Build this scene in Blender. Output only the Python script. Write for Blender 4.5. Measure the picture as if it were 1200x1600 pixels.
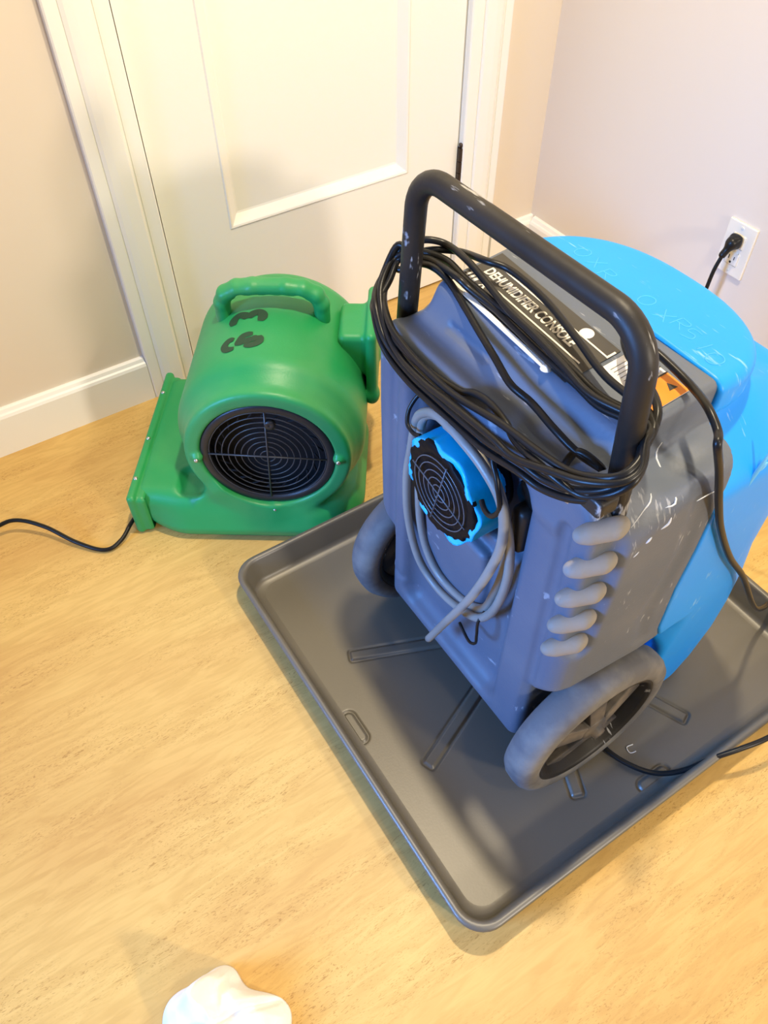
import bpy, bmesh, math, random
import numpy as np
from mathutils import Vector, Matrix
for o in list(bpy.data.objects): bpy.data.objects.remove(o)
SC = bpy.context.scene
COL = SC.collection
# ---------------------------------------------------------------- camera
CAM_F, CAM_PITCH, CAM_YAW, CAM_ROLL = 1226.1, 0.8645, 0.5696, -0.0074
CAM_LOC = Vector((-1.4225, -1.4672, 1.2084))
cd = bpy.data.cameras.new('camera'); cam = bpy.data.objects.new('camera', cd); COL.objects.link(cam)
cd.sensor_fit = 'VERTICAL'; cd.sensor_height = 32.0; cd.lens = CAM_F * 32.0 / 1600.0
cd.clip_start = 0.02
F_ = Vector((math.cos(CAM_PITCH)*math.sin(CAM_YAW), math.cos(CAM_PITCH)*math.cos(CAM_YAW), -math.sin(CAM_PITCH)))
R_ = Vector((math.cos(CAM_YAW), -math.sin(CAM_YAW), 0)); U_ = R_.cross(F_)
R2 = math.cos(CAM_ROLL)*R_ + math.sin(CAM_ROLL)*U_; U2 = -math.sin(CAM_ROLL)*R_ + math.cos(CAM_ROLL)*U_
M = Matrix((R2, U2, -F_)).transposed().to_4x4(); M.translation = CAM_LOC
cam.matrix_world = M
SC.camera = cam
# ---------------------------------------------------------------- world, lamps, exposure
w = bpy.data.worlds.new('world'); SC.world = w; w.use_nodes = True
w.node_tree.nodes['Background'].inputs[0].default_value = (1.0, 0.90, 0.84, 1)
w.node_tree.nodes['Background'].inputs[1].default_value = 0.14
SC.view_settings.view_transform = 'Standard'; SC.view_settings.look = 'None'
SC.view_settings.gamma = 1; SC.view_settings.use_curve_mapping = False
SC.view_settings.exposure = 0.60
def area(name, loc, target, size, power, color, size_y=None, shape='RECTANGLE'):
    l = bpy.data.lights.new(name, 'AREA'); l.shape = shape; l.size = size
    if size_y: l.size_y = size_y
    l.energy = power; l.color = color
    o = bpy.data.objects.new(name, l); COL.objects.link(o); o.location = loc
    o.rotation_euler = (Vector(target) - Vector(loc)).to_track_quat('-Z', 'Y').to_euler()
    return o
WARM = (1.0, 0.83, 0.57)
area('ceiling_downlight', (-0.79, -0.80, 2.38), (-0.85, -0.9, 0), 0.09, 26, WARM, shape='DISK')
area('ceiling_downlight', (-1.05, -2.30, 2.38), (-1.1, -1.8, 0), 0.14, 7, WARM, shape='DISK')
area('room_lamp', (-0.62, -3.3, 1.35), (-0.9, 0, 0.4), 0.20, 24, (1.0, 0.88, 0.72), shape='DISK')
win = area('window_daylight', (-3.1, -0.85, 1.0), (-0.9, -1.12, 0.32), 0.7, 9.5, (0.13, 0.38, 1.0), size_y=0.7)
win.data.spread = math.radians(62)
# ---------------------------------------------------------------- helpers
def tag(o, label=None, cat=None, group=None, kind=None):
    if label: o['label'] = label
    if cat: o['category'] = cat
    if group: o['group'] = group
    if kind: o['kind'] = kind
    return o
def empty(name, loc, rz=0, label=None, cat=None, group=None):
    o = bpy.data.objects.new(name, None); COL.objects.link(o); o.location = loc; o.rotation_euler = (0, 0, rz)
    o.empty_display_size = 0.05
    return tag(o, label, cat, group)
def link(name, me, mat, parent=None, kind=None):
    o = bpy.data.objects.new(name, me); COL.objects.link(o)
    if mat: me.materials.append(mat)
    if parent: o.parent = parent
    if kind: o['kind'] = kind
    return o
def from_pydata(name, V, Fc, mat, parent=None, smooth=True, kind=None):
    me = bpy.data.meshes.new(name); me.from_pydata([tuple(map(float, v)) for v in V], [], [tuple(map(int, f)) for f in Fc]); me.update()
    if smooth: me.polygons.foreach_set('use_smooth', [True]*len(me.polygons))
    return link(name, me, mat, parent, kind)
def from_bm(name, bm, mat, parent=None, smooth=False, kind=None, bevel=0, seg=2):
    if bevel:
        es = [e for e in bm.edges if len(e.link_faces) == 2 and e.calc_face_angle(0) > 0.6]
        bmesh.ops.bevel(bm, geom=es, offset=bevel, segments=seg, affect='EDGES', profile=0.6)
    me = bpy.data.meshes.new(name); bm.to_mesh(me); bm.free()
    if smooth: me.polygons.foreach_set('use_smooth', [True]*len(me.polygons))
    return link(name, me, mat, parent, kind)
def bx(bm, x0, x1, y0, y1, z0, z1):
    r = bmesh.ops.create_cube(bm, size=1)
    for v in r['verts']:
        v.co = Vector(((x0+x1)/2+v.co.x*(x1-x0), (y0+y1)/2+v.co.y*(y1-y0), (z0+z1)/2+v.co.z*(z1-z0)))
    return r['verts']
def catmull(P, n=8, closed=False):
    P = [Vector(p) for p in P]; out = []; N = len(P)
    rng = range(N if closed else N-1)
    for i in rng:
        if closed: a, b, c, d = P[i-1], P[i], P[(i+1) % N], P[(i+2) % N]
        else: a, b, c, d = P[max(i-1, 0)], P[i], P[i+1], P[min(i+2, N-1)]
        for k in range(n):
            t = k/n
            out.append(0.5*((2*b)+(c-a)*t+(2*a-5*b+4*c-d)*t*t+(3*b-a-3*c+d)*t**3))
    if not closed: out.append(P[-1])
    return out
def sweep(P, r, n=10, closed=False, V=None, Fc=None):
    """round tube along a list of points"""
    V = [] if V is None else V; Fc = [] if Fc is None else Fc
    N = len(P); base = len(V); up = None
    for i, p in enumerate(P):
        a = P[i-1] if (i > 0 or closed) else P[i]; b = P[(i+1) % N] if (i < N-1 or closed) else P[i]
        t = (Vector(b)-Vector(a)).normalized()
        if up is None:
            up = Vector((0, 0, 1)) if abs(t.z) < 0.9 else Vector((1, 0, 0))
        up = (up - t*up.dot(t)).normalized(); s = t.cross(up)
        rr = r(i/(N-1)) if callable(r) else r
        for k in range(n):
            an = 2*math.pi*k/n; V.append(Vector(p)+rr*(math.cos(an)*up+math.sin(an)*s))
    for i in range(N if closed else N-1):
        for k in range(n):
            k2 = (k+1) % n; j = (i+1) % N
            Fc.append((base+i*n+k, base+i*n+k2, base+j*n+k2, base+j*n+k))
    if not closed:
        Fc.append(tuple(base+k for k in reversed(range(n)))); Fc.append(tuple(base+(N-1)*n+k for k in range(n)))
    return V, Fc
def tube(name, pts, r, mat, parent=None, n=10, sub=8, closed=False):
    P = catmull(pts, sub, closed) if sub > 1 else [Vector(p) for p in pts]
    V, Fc = sweep(P, r, n, closed)
    return from_pydata(name, V, Fc, mat, parent)
def lathe(profile, n=64, axis='x', center=(0, 0, 0), V=None, Fc=None, closed=True):
    """profile: list of (along, radius)"""
    V = [] if V is None else V; Fc = [] if Fc is None else Fc; base = len(V); m = len(profile)
    for k in range(n):
        a = 2*math.pi*k/n; c, s = math.cos(a), math.sin(a)
        for (h, r) in profile:
            p = {'x': (h, r*c, r*s), 'y': (r*c, h, r*s), 'z': (r*c, r*s, h)}[axis]
            V.append(Vector(p)+Vector(center))
    for k in range(n):
        k2 = (k+1) % n
        for i in range(m if closed else m-1):
            j = (i+1) % m
            Fc.append((base+k*m+i, base+k*m+j, base+k2*m+j, base+k2*m+i))
    return V, Fc
def sdf_mesh(name, fn, lo, hi, h, mat, parent=None):
    """closed surface of a solid given by a distance function (surface nets, then snapped to the surface)"""
    ax = [np.arange(lo[i]-1.5*h, hi[i]+1.5*h, h) for i in range(3)]
    X, Y, Z = np.meshgrid(*ax, indexing='ij')
    D = fn(X, Y, Z); S = D < 0
    nx, ny, nz = D.shape
    acc = np.zeros((nx-1, ny-1, nz-1, 3)); cnt = np.zeros((nx-1, ny-1, nz-1))
    offs = [(0,0,0),(1,0,0),(0,1,0),(1,1,0),(0,0,1),(1,0,1),(0,1,1),(1,1,1)]
    def sl(o): return tuple(slice(o[i], D.shape[i]-1+o[i]) for i in range(3))
    for a in range(8):
        for b in range(a+1, 8):
            d = [offs[b][i]-offs[a][i] for i in range(3)]
            if sum(map(abs, d)) != 1: continue
            da, db = D[sl(offs[a])], D[sl(offs[b])]
            m = (da < 0) != (db < 0)
            den = np.where(m, da-db, 1); t = np.where(m, da/den, 0)
            for i in range(3): acc[..., i] += np.where(m, offs[a][i]+t*d[i], 0)
            cnt += m
    act = cnt > 0
    idx = -np.ones(act.shape, int); idx[act] = np.arange(act.sum())
    g = np.argwhere(act); V = acc[act]/cnt[act][:, None]+g
    V = V*h+np.array([a[0] for a in ax])
    for it in range(3):
        e = h*0.2; f0 = fn(V[:, 0], V[:, 1], V[:, 2])
        G = np.stack([fn(V[:, 0]+e*(i == 0), V[:, 1]+e*(i == 1), V[:, 2]+e*(i == 2))-fn(V[:, 0]-e*(i == 0), V[:, 1]-e*(i == 1), V[:, 2]-e*(i == 2)) for i in range(3)], 1)/(2*e)
        st = -(f0/np.maximum((G**2).sum(1), 0.2))[:, None]*G
        st = np.clip(st, -h*0.6, h*0.6); V = V+st*0.8
    quads = []
    for axn in range(3):
        o = [0, 0, 0]; o[axn] = 1
        A = S[:-1 if axn == 0 else None, :-1 if axn == 1 else None, :-1 if axn == 2 else None]
        B = S[1 if axn == 0 else 0:, 1 if axn == 1 else 0:, 1 if axn == 2 else 0:]
        u, v = [(1, 2), (2, 0), (0, 1)][axn]
        for flip, mm in ((False, A & ~B), (True, ~A & B)):
            e = np.argwhere(mm)
            ok = (e[:, u] > 0) & (e[:, v] > 0) & (e[:, u] < D.shape[u]-1) & (e[:, v] < D.shape[v]-1)
            e = e[ok]; q = []
            for du, dv in ((-1, -1), (0, -1), (0, 0), (-1, 0)):
                c = e.copy(); c[:, u] += du; c[:, v] += dv; q.append(idx[c[:, 0], c[:, 1], c[:, 2]])
            q = np.stack(q, 1)
            if flip: q = q[:, ::-1]
            quads.append(q)
    Q = np.concatenate(quads); Q = Q[(Q >= 0).all(1)]
    me = bpy.data.meshes.new(name)
    me.vertices.add(len(V)); me.vertices.foreach_set('co', V.astype(np.float32).ravel())
    me.loops.add(len(Q)*4); me.loops.foreach_set('vertex_index', Q.astype(np.int32).ravel())
    me.polygons.add(len(Q)); me.polygons.foreach_set('loop_start', np.arange(0, len(Q)*4, 4, dtype=np.int32))
    me.polygons.foreach_set('loop_total', np.full(len(Q), 4, dtype=np.int32))
    me.update(calc_edges=True); me.validate()
    me.polygons.foreach_set('use_smooth', [True]*len(me.polygons))
    return link(name, me, mat, parent)
def smin(a, b, k):
    h = np.clip(0.5+0.5*(b-a)/k, 0, 1); return b*(1-h)+a*h-k*h*(1-h)
def smax(a, b, k): return -smin(-a, -b, k)
def box3(X, Y, Z, c, s, r=0.0):
    qx, qy, qz = abs(X-c[0])-s[0]+r, abs(Y-c[1])-s[1]+r, abs(Z-c[2])-s[2]+r
    return np.sqrt(np.maximum(qx, 0)**2+np.maximum(qy, 0)**2+np.maximum(qz, 0)**2)+np.minimum(np.maximum(qx, np.maximum(qy, qz)), 0)-r
def caps(X, Y, Z, a, b, r):
    a = np.array(a, float); b = np.array(b, float); d = b-a
    t = np.clip(((X-a[0])*d[0]+(Y-a[1])*d[1]+(Z-a[2])*d[2])/(d@d), 0, 1)
    return np.sqrt((X-a[0]-t*d[0])**2+(Y-a[1]-t*d[1])**2+(Z-a[2]-t*d[2])**2)-r
# ---------------------------------------------------------------- materials
def mat(name, color, rough=0.5, spec=0.5, metal=0.0, bump=0.0, bscale=200, mottle=0.0, mcol=None, mscale=6, scratch=0.0, scol=(0.7, 0.72, 0.75), coat=0):
    m = bpy.data.materials.new(name); m.use_nodes = True; nt = m.node_tree; b = nt.nodes['Principled BSDF']
    b.inputs['Roughness'].default_value = rough; b.inputs['Metallic'].default_value = metal
    b.inputs['Specular IOR Level'].default_value = spec
    if coat: b.inputs['Coat Weight'].default_value = coat; b.inputs['Coat Roughness'].default_value = 0.25
    tc = nt.nodes.new('ShaderNodeTexCoord'); N = nt.nodes.new; L = nt.links.new
    last = None
    rgb = N('ShaderNodeRGB'); rgb.outputs[0].default_value = (*color, 1); last = rgb.outputs[0]
    if mottle:
        n = N('ShaderNodeTexNoise'); n.inputs['Scale'].default_value = mscale; n.inputs['Detail'].default_value = 6
        L(tc.outputs['Object'], n.inputs['Vector'])
        cr = N('ShaderNodeValToRGB'); cr.color_ramp.elements[0].position = 0.42; cr.color_ramp.elements[1].position = 0.7
        L(n.outputs[0], cr.inputs[0]); ml = N('ShaderNodeMath'); ml.operation = 'MULTIPLY'; ml.inputs[1].default_value = mottle
        L(cr.outputs[0], ml.inputs[0]); mx = N('ShaderNodeMix'); mx.data_type = 'RGBA'
        L(ml.outputs[0], mx.inputs[0]); L(last, mx.inputs[6]); mx.inputs[7].default_value = (*(mcol or (0.5, 0.5, 0.5)), 1); last = mx.outputs[2]
    if scratch:
        mp = N('ShaderNodeMapping'); mp.inputs['Scale'].default_value = (9, 60, 14); mp.inputs['Rotation'].default_value = (0.5, 0.4, 0.3)
        L(tc.outputs['Object'], mp.inputs[0])
        n = N('ShaderNodeTexNoise'); n.inputs['Scale'].default_value = 3.2; n.inputs['Detail'].default_value = 3; L(mp.outputs[0], n.inputs['Vector'])
        n2 = N('ShaderNodeTexNoise'); n2.inputs['Scale'].default_value = 14; L(tc.outputs['Object'], n2.inputs['Vector'])
        cr = N('ShaderNodeValToRGB'); cr.color_ramp.elements[0].position = 0.69; cr.color_ramp.elements[1].position = 0.74
        ad = N('ShaderNodeMath'); ad.operation = 'MULTIPLY_ADD'; ad.inputs[1].default_value = 0.45; L(n2.outputs[0], ad.inputs[0]); 
        ms = N('ShaderNodeMath'); ms.operation = 'MULTIPLY'; ms.inputs[1].default_value = 0.66; L(n.outputs[0], ms.inputs[0]); L(ms.outputs[0], ad.inputs[2])
        L(ad.outputs[0], cr.inputs[0]); ml = N('ShaderNodeMath'); ml.operation = 'MULTIPLY'; ml.inputs[1].default_value = scratch
        L(cr.outputs[0], ml.inputs[0]); mx = N('ShaderNodeMix'); mx.data_type = 'RGBA'
        L(ml.outputs[0], mx.inputs[0]); L(last, mx.inputs[6]); mx.inputs[7].default_value = (*scol, 1); last = mx.outputs[2]
    L(last, b.inputs['Base Color'])
    if bump:
        n = N('ShaderNodeTexNoise'); n.inputs['Scale'].default_value = bscale; n.inputs['Detail'].default_value = 3; L(tc.outputs['Object'], n.inputs['Vector'])
        bp = N('ShaderNodeBump'); bp.inputs['Strength'].default_value = bump; bp.inputs['Distance'].default_value = 0.002
        L(n.outputs[0], bp.inputs['Height']); L(bp.outputs[0], b.inputs['Normal'])
    return m
def floor_mat():
    m = bpy.data.materials.new('floor_cork_tan'); m.use_nodes = True; nt = m.node_tree; b = nt.nodes['Principled BSDF']; N = nt.nodes.new; L = nt.links.new
    tc = N('ShaderNodeTexCoord')
    def noise(scale, rot, s, det=4, dist=0.0):
        mp = N('ShaderNodeMapping'); mp.inputs['Scale'].default_value = scale; mp.inputs['Rotation'].default_value = (0, 0, rot); L(tc.outputs['Object'], mp.inputs[0])
        n = N('ShaderNodeTexNoise'); n.inputs['Scale'].default_value = s; n.inputs['Detail'].default_value = det; n.inputs['Distortion'].default_value = dist
        L(mp.outputs[0], n.inputs['Vector']); return n.outputs[0]
    def ramp(v, p0, p1, c0, c1):
        cr = N('ShaderNodeValToRGB'); cr.color_ramp.elements[0].position = p0; cr.color_ramp.elements[1].position = p1
        cr.color_ramp.elements[0].color = (*c0, 1); cr.color_ramp.elements[1].color = (*c1, 1); L(v, cr.inputs[0]); return cr.outputs[0]
    big = ramp(noise((1, 2.2, 1), 0.1, 2.2, 3), 0.35, 0.65, (0.62, 0.385, 0.122), (0.70, 0.475, 0.156))
    st = ramp(noise((3.5, 22, 1), 0.10, 3.4, 6, 1.2), 0.38, 0.62, (0.80, 0.74, 0.66), (1, 1, 1))
    fine = ramp(noise((18, 85, 1), 0.18, 4.2, 3, 2.2), 0.36, 0.42, (0.60, 0.50, 0.40), (1, 1, 1))
    area_m = ramp(noise((1.3, 5, 1), 0.0, 3, 4), 0.42, 0.60, (0, 0, 0), (1, 1, 1))
    m1 = N('ShaderNodeMix'); m1.data_type = 'RGBA'; m1.blend_type = 'MULTIPLY'; m1.inputs[0].default_value = 0.55; L(big, m1.inputs[6]); L(st, m1.inputs[7])
    m2 = N('ShaderNodeMix'); m2.data_type = 'RGBA'; m2.blend_type = 'MULTIPLY'; L(m1.outputs[2], m2.inputs[6]); L(fine, m2.inputs[7])
    mm = N('ShaderNodeMath'); mm.operation = 'MULTIPLY'; mm.inputs[1].default_value = 0.75; L(area_m, mm.inputs[0]); L(mm.outputs[0], m2.inputs[0])
    L(m2.outputs[2], b.inputs['Base Color']); b.inputs['Roughness'].default_value = 0.45; b.inputs['Specular IOR Level'].default_value = 0.35
    bp = N('ShaderNodeBump'); bp.inputs['Strength'].default_value = 0.15; bp.inputs['Distance'].default_value = 0.001; L(fine, bp.inputs['Height']); L(bp.outputs[0], b.inputs['Normal'])
    return m
MAT = dict(
    floor=floor_mat(),
    wall=mat('wall_paint_beige', (0.77, 0.68, 0.565), 0.35, 0.5, bump=0.05, bscale=60),
    trim=mat('trim_paint_cream', (0.90, 0.89, 0.84), 0.32, 0.5, bump=0.03, bscale=40),
    gap_shade=mat('painted_gap_shade', (0.05, 0.04, 0.03), 0.9),  # shade of the door gap, painted as a dark colour
    bronze=mat('dark_bronze', (0.06, 0.04, 0.03), 0.4, metal=0.5),
    plate=mat('ivory_plastic', (0.86, 0.80, 0.66), 0.3),
    slot=mat('slot_black', (0.02, 0.015, 0.01), 0.8),
    black=mat('black_rubber', (0.010, 0.010, 0.010), 0.34, 0.28),
    green=mat('green_plastic', (0.012, 0.30, 0.085), 0.42, 0.5, bump=0.10, bscale=300, mottle=0.30, mcol=(0.13, 0.42, 0.14), mscale=7),
    stencil=mat('stencil_paint', (0.012, 0.055, 0.022), 0.6),
    grille=mat('black_grille', (0.02, 0.02, 0.021), 0.4),
    dark=mat('dark_interior', (0.006, 0.006, 0.007), 0.8),
    steel=mat('steel_screw', (0.6, 0.6, 0.58), 0.3, metal=0.9),
    grey=mat('grey_plastic', (0.098, 0.122, 0.168), 0.50, 0.45, bump=0.12, bscale=260, mottle=0.35, mcol=(0.18, 0.185, 0.205), mscale=9, scratch=0.35),
    pad=mat('dusty_grey_rib', (0.25, 0.225, 0.19), 0.7, bump=0.3, bscale=150, mottle=0.5, mcol=(0.28, 0.26, 0.25), mscale=40),
    blue=mat('blue_plastic', (0.004, 0.30, 0.98), 0.40, 0.4, bump=0.05, bscale=200, mottle=0.15, mcol=(0.03, 0.42, 0.98), mscale=5, scratch=0.35, scol=(0.5, 0.75, 0.95)),
    scuff=mat('pale_scuff', (0.62, 0.66, 0.72), 0.7),
    bluescuff=mat('pale_blue_mark', (0.14, 0.50, 0.95), 0.6),
    pencil=mat('faint_blue_mark', (0.06, 0.42, 0.98), 0.6),
    tape=mat('bright_blue_tape', (0.0, 0.52, 1.0), 0.30, 0.5, bump=0.5, bscale=45),
    btape=mat('black_tape', (0.005, 0.005, 0.006), 0.5, 0.12, bump=0.4, bscale=50),
    hose=mat('grey_vinyl_hose', (0.27, 0.26, 0.235), 0.40, 0.5, mottle=0.5, mcol=(0.17, 0.175, 0.17), mscale=16),
    handle=mat('black_painted_steel', (0.017, 0.016, 0.015), 0.45, 0.30, mottle=0.5, mcol=(0.042, 0.036, 0.030), mscale=14, scratch=0.5, bump=0.1, bscale=120),
    tire=mat('worn_grey_rubber', (0.12, 0.12, 0.125), 0.7, 0.3, bump=0.25, bscale=120, mottle=0.7, mcol=(0.25, 0.24, 0.215), mscale=22),
    rim=mat('dusty_wheel_hub', (0.055, 0.055, 0.06), 0.55, 0.4, mottle=0.7, mcol=(0.24, 0.20, 0.15), mscale=26),
    tray=mat('dark_grey_pan', (0.110, 0.100, 0.078), 0.42, 0.9, bump=0.05, bscale=300),
    label=mat('charcoal_label', (0.060, 0.056, 0.050), 0.6, 0.3),
    silver=mat('silver_print', (0.80, 0.77, 0.68), 0.5),
    white=mat('white_sticker', (0.80, 0.80, 0.80), 0.4),
    orange=mat('orange_sticker', (0.85, 0.26, 0.02), 0.4),
    ink=mat('black_ink', (0.02, 0.02, 0.02), 0.5),
    teal=mat('teal_paint', (0.0, 0.22, 0.24), 0.5),
    cloth=mat('white_cotton', (0.93, 0.92, 0.88), 0.9, 0.1, bump=0.25, bscale=300),
)
def text_mesh(s, size, mat_, name, parent, M4, bold=0.0, depth=0.0004, sx=1.0):
    cu = bpy.data.curves.new(name, 'FONT'); cu.body = s; cu.size = size; cu.extrude = depth; cu.offset = bold; cu.align_x = 'LEFT'
    tmp = bpy.data.objects.new('tmp', cu); COL.objects.link(tmp)
    dg = bpy.context.evaluated_depsgraph_get(); me = bpy.data.meshes.new_from_object(tmp.evaluated_get(dg))
    bpy.data.objects.remove(tmp); me.transform(M4 @ Matrix.Diagonal((sx, 1, 1, 1)))
    return link(name, me, mat_, parent)
# ---------------------------------------------------------------- the room
def wall_piece(name, boxes, m, bevel=0, label=None):
    bm = bmesh.new()
    for b in boxes: bx(bm, *b)
    return from_bm(name, bm, m, kind='structure', bevel=bevel)
DX0, DX1, DH = -1.0055, -0.2665, 2.03
wall_piece('floor', [(-4.5, 0.12, -4.5, 0.12, -0.05, 0.0)], MAT['floor'])
wall_piece('wall_back', [(-4.5, DX0-0.008, 0.0, 0.12, 0, 2.45), (DX1+0.008, 0.12, 0.0, 0.12, 0, 2.45), (DX0-0.008, DX1+0.008, 0.0, 0.12, DH+0.008, 2.45)], MAT['wall'])
wall_piece('wall_right', [(0.0, 0.12, -4.5, 0.0, 0, 2.45)], MAT['wall'])
def profile_x(name, prof, x0, x1, m):     # prof in (y,z) swept along x
    V = [(x0, y, z) for y, z in prof]+[(x1, y, z) for y, z in prof]; n = len(prof)
    Fc = [(i, (i+1) % n, n+(i+1) % n, n+i) for i in range(n)]+[tuple(reversed(range(n))), tuple(range(n, 2*n))]
    return from_pydata(name, V, Fc, m, smooth=False, kind='structure')
BH = 0.11
bprof = [(0, 0), (-0.017, 0), (-0.017, BH-0.018), (-0.0145, BH-0.012), (-0.011, BH-0.009), (-0.008, BH-0.002), (-0.004, BH), (0, BH)]
profile_x('baseboard_left', bprof, -4.5, -1.1185, MAT['trim'])
profile_x('baseboard_back', bprof, -0.1475, 0.0, MAT['trim'])
V = []; n = len(bprof)
for yy in (-4.5, -0.0175): V += [(y, yy, z) for y, z in bprof]
from_pydata('baseboard_right', V, [(i, n+i, n+(i+1) % n, (i+1) % n) for i in range(n)]+[tuple(range(n)), tuple(range(n, 2*n))], MAT['trim'], smooth=False, kind='structure')
def profile_z(name, prof, z0, z1, m):      # prof in (x,y) swept along z
    V = [(x, y, z0) for x, y in prof]+[(x, y, z1) for x, y in prof]; n = len(prof)
    Fc = [(i, n+i, n+(i+1) % n, (i+1) % n) for i in range(n)]+[tuple(range(n)), tuple(reversed(range(n, 2*n)))]
    return from_pydata(name, V, Fc, m, smooth=False, kind='structure')
def casing(x_in, s):    # x_in: inner edge, s: direction away from the door
    f = lambda d, y: (x_in+s*d, y)
    return [f(0.0, 0), f(0.0, -0.012), f(0.003, -0.015), f(0.028, -0.016), f(0.0285, -0.0135), f(0.031, -0.0135), f(0.0315, -0.0165), f(0.036, -0.020), f(0.060, -0.0215), f(0.075, -0.0205), f(0.082, -0.018),
            f(0.0825, -0.0155), f(0.085, -0.0155), f(0.0855, -0.018), f(0.105, -0.018), f(0.108, -0.016), f(0.108, 0)]
profile_z('trim_1', casing(DX0-0.004, -1), 0, DH+0.11, MAT['trim'])
profile_z('trim_2', casing(DX1+0.004, 1), 0, DH+0.11, MAT['trim'])
wall_piece('trim_3', [(DX0-0.112, DX1+0.112, -0.02, 0, DH+0.004, DH+0.11)], MAT['trim'], bevel=0.003)
wall_piece('trim_4', [(DX0-0.008, DX0-0.003, 0.0, 0.12, 0, DH+0.008), (DX1+0.003, DX1+0.008, 0.0, 0.12, 0, DH+0.008), (DX0-0.008, DX1+0.008, 0.0, 0.12, DH+0.003, DH+0.008)], MAT['trim'])
wall_piece('trim_5', [(DX0-0.003, DX0+0.012, 0.0385, 0.050, 0, DH), (DX1-0.012, DX1+0.003, 0.0385, 0.050, 0, DH), (DX0, DX1, 0.0385, 0.05, DH-0.01, DH+0.003), (DX0, DX1, 0.0385, 0.05, 0, 0.02)], MAT['gap_shade'])  # door stops coloured dark to paint in the shade behind the gap
wall_piece('gap_shade_strip', [(DX0-0.0030, DX0-0.0022, 0.001, 0.0385, 0, DH)], MAT['gap_shade'])  # thin dark strip added as painted shade in the left door gap
# door: stiles, rails and recessed panels with a sloping moulding
door = empty('door_1', (DX0, 0, 0.006)); door['kind'] = 'structure'
W = DX1-DX0
bm = bmesh.new(); ST = 0.142
zs = [(0.0, 0.325), (0.93, 1.07), (1.88, DH-0.006)]
bx(bm, 0.0016, ST, 0.002, 0.037, 0, DH-0.006); bx(bm, W-ST, W-0.0012, 0.002, 0.037, 0, DH-0.006)
for a, b in zs: bx(bm, ST, W-ST, 0.002, 0.037, a, b)
from_bm('door_frame', bm, MAT['trim'], door)
for (a, b) in ((0.325, 0.93), (1.07, 1.88)):
    bm = bmesh.new(); m_ = 0.024; d = 0.013
    def ring(i, y): return [bm.verts.new((ST+i, y, a+i)), bm.verts.new((W-ST-i, y, a+i)), bm.verts.new((W-ST-i, y, b-i)), bm.verts.new((ST+i, y, b-i))]
    rs = [ring(0, 0.003), ring(0.003, 0.000), ring(0.007, 0.001), ring(m_, 0.002+d), ring(m_+0.004, 0.002+d+0.001)]
    for r0, r1 in zip(rs, rs[1:]):
        for i in range(4): bm.faces.new((r0[i], r0[(i+1) % 4], r1[(i+1) % 4], r1[i]))
    bm.faces.new(rs[-1])
    from_bm('door_panel', bm, MAT['trim'], door)
h = empty('hinge', (W+0.003, -0.006, 0), 0); h.parent = door
V, Fc = [], []
for z0, z1 in ((0.262, 0.290), (0.291, 0.318), (0.319, 0.350)):
    lathe([(z0, 0.0), (z0, 0.0062), (z1-0.0006, 0.0062), (z1-0.0006, 0.0)], 16, 'z', (0, 0, 0), V, Fc, closed=False)
from_pydata('hinge_knuckle', V, Fc, MAT['bronze'], h, smooth=False)
for z, s in ((0.350, 1), (0.262, -1)):
    V, Fc = lathe([(z, 0.0), (z, 0.0035), (z+s*0.003, 0.004), (z+s*0.006, 0.0055), (z+s*0.010, 0.005), (z+s*0.012, 0.0)], 14, 'z', closed=False)
    from_pydata('hinge_finial', V, Fc, MAT['bronze'], h)
bm = bmesh.new(); bx(bm, -0.0035, 0.0035, 0.0, 0.02, 0.262, 0.350); from_bm('hinge_leaf', bm, MAT['bronze'], h)
# ---------------------------------------------------------------- wall outlet
ob = empty('wall_outlet', (0, -0.622, 0.2575), 0, 'ivory duplex wall outlet with a black plug in its upper socket', 'outlet')
bm = bmesh.new(); bx(bm, -0.0065, 0, -0.035, 0.035, 0, 0.114); from_bm('cover_plate', bm, MAT['plate'], ob, bevel=0.0025, seg=3)
for zc in (0.0375, 0.0765):
    bm = bmesh.new(); bx(bm, -0.009, -0.004, -0.0165, 0.0165, zc-0.0145, zc+0.0145)
    rc = from_bm('receptacle', bm, MAT['plate'], ob, bevel=0.004, seg=3)
    bm = bmesh.new()
    bx(bm, -0.0094, -0.0085, 0.0055, 0.0075, zc-0.002, zc+0.007); bx(bm, -0.0094, -0.0085, -0.0075, -0.0058, zc-0.001, zc+0.006); bx(bm, -0.0094, -0.0085, -0.0022, 0.0022, zc-0.010, zc-0.0055)
    from_bm('slot', bm, MAT['slot'], rc)
for zc in (0.009, 0.057, 0.105):
    V, Fc = lathe([(-0.0065, 0.0), (-0.008, 0.0028), (-0.0065, 0.0036)], 14, 'x', (0, 0, zc), closed=False); from_pydata('screw', V, Fc, MAT['plate'], ob)
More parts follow.
